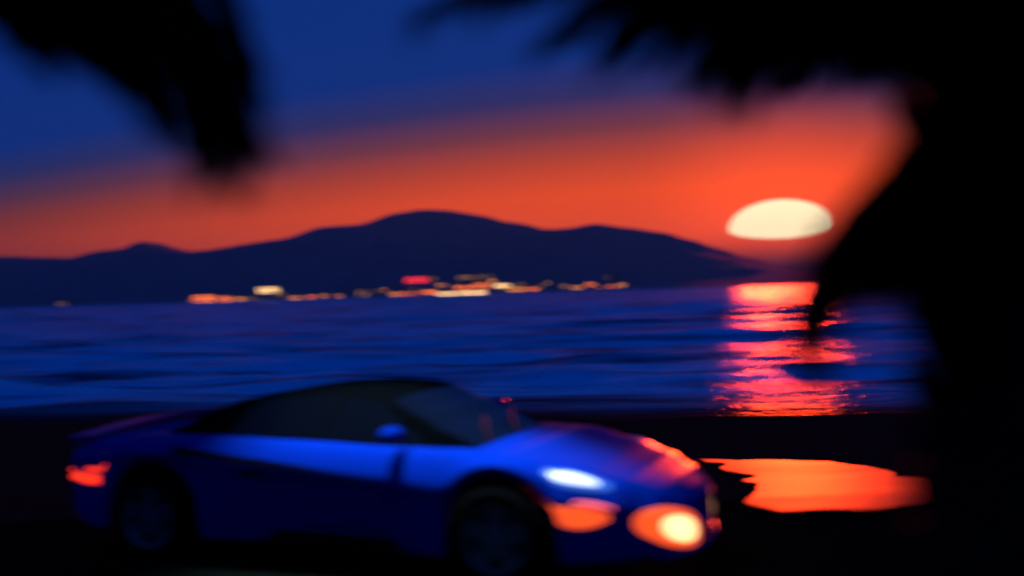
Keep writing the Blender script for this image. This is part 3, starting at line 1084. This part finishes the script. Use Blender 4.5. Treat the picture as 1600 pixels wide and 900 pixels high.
# front lip and grille
mb = MB()
pts = []
for i in range(21):
    y = -.62 + 1.24 * i / 20
    pts.append((nose_X(y, .2) + .01, y, .185))
mb.tube(pts, .02, 6)
mb.build('front_lip', M['paint'], car, True)
mb = MB()
for k_ in range(3):
    mb.tube([(nose_X(-.13 + .026 * i, .42) + .006, -.13 + .026 * i, .40 + .03 * k_) for i in range(11)], .008, 6)
mb.build('grille', M['trim'], car)

# tail lamps: a wide lens and a narrow one above it, wrapped round the rear corner
for s in (-1, 1):
    body_patch('tail_light', M['lamp_red'], -2.148, -1.76, 4.25, 4.85, s, .012)
    body_patch('tail_light', M['lamp_red'], -1.90, -1.70, 5.1, 5.5, s, .012)
    # rear wing end
mb = MB()
n_ = 16
vs = []; fs = []
for i in range(n_ + 1):
    y = -.86 + 1.72 * i / n_
    zz = .86 + .05 * math.sin(math.pi * i / n_)
    vs += [(-2.12, y, zz), (-1.86, y, zz + .022), (-1.86, y, zz + .002), (-2.12, y, zz - .03)]
for i in range(n_):
    for k_ in range(4):
        fs.append((4 * i + k_, 4 * i + (k_ + 1) % 4, 4 * i + 4 + (k_ + 1) % 4, 4 * i + 4 + k_))
fs += [(3, 2, 1, 0), (4 * n_, 4 * n_ + 1, 4 * n_ + 2, 4 * n_ + 3)]
mb.add(vs, fs)
mb.build('rear_spoiler', M['paint'], car)
# wipers
for y0_ in (-.35, .15):
    mb = MB(); mb.tube([(1.06, y0_, .845), (.95, y0_ + .16, .905), (.86, y0_ + .38, .955)], .008, 5)
    mb.build('wiper', M['trim'], car)

# ------------------------------------------------------------------ unseen street lamp left of the view, added to light the car
lampx, lampy = -3.5, 6.1
sl_ = empty('unseen_street_lamp', (lampx, lampy, 0))
tag(sl_, 'unseen steel street lamp added to light the car, long arm over the road', 'street lamp')
mb = MB(); mb.tube([(0, 0, 0), (0, 0, .5), (0, 0, 4.9)], [.09, .07, .05], 12); mb.build('pole', M['steel'], sl_, True)
mb = MB(); mb.tube([(0, 0, 4.8), (.3, .2, 5.1), (1.2, .6, 5.25), (2.3, 1.1, 5.2)], [.04, .035, .03, .03], 8); mb.build('arm', M['steel'], sl_, True)
mb = MB(); mb.box((2.45, 1.17, 5.2), (.5, .22, .1), Matrix.Rotation(R(24), 3, 'Z')); hd = mb.build('lamp_head', M['steel'], sl_)
m_ll = mat('unseen_lamp_lens', (.8, .8, .8), .3, emit=(.55, .75, 1.0), estr=6)
mb = MB(); mb.box((2.45, 1.17, 5.135), (.34, .16, .03), Matrix.Rotation(R(24), 3, 'Z')); mb.build('lens', m_ll, hd)
ld = bpy.data.lights.new('unseen_lamp_light', 'SPOT')
ld.energy = 2300
ld.color = (.5, .72, 1.0)
ld.spot_size = R(46); ld.spot_blend = .8
ld.shadow_soft_size = .12
lo = bpy.data.objects.new('unseen_lamp_light', ld); COL.objects.link(lo)
lp_ = Vector((lampx + 2.45, lampy + 1.17, 5.05))
lo.location = lp_
lo.rotation_euler = (lp_ - Vector((-.75, 6.75, .75))).to_track_quat('Z', 'Y').to_euler()

# ------------------------------------------------------------------ haze over the bay
m_hz = bpy.data.materials.new('haze')
m_hz.use_nodes = True
nt = m_hz.node_tree
nt.nodes.clear()
pv = nt.nodes.new('ShaderNodeVolumePrincipled')
pv.inputs['Color'].default_value = (.06, .65, 1.0, 1)
pv.inputs['Density'].default_value = .00013
pv.inputs['Anisotropy'].default_value = .3
ov = nt.nodes.new('ShaderNodeOutputMaterial')
nt.links.new(pv.outputs[0], ov.inputs['Volume'])
hb = MB()
hz_top = max(p[1] for p in prof) + 25
hb.box((0, 1350, (hz_top - 5) / 2), (7000, 3700, hz_top + 5))
tag(hb.build('haze', m_hz), kind='stuff')
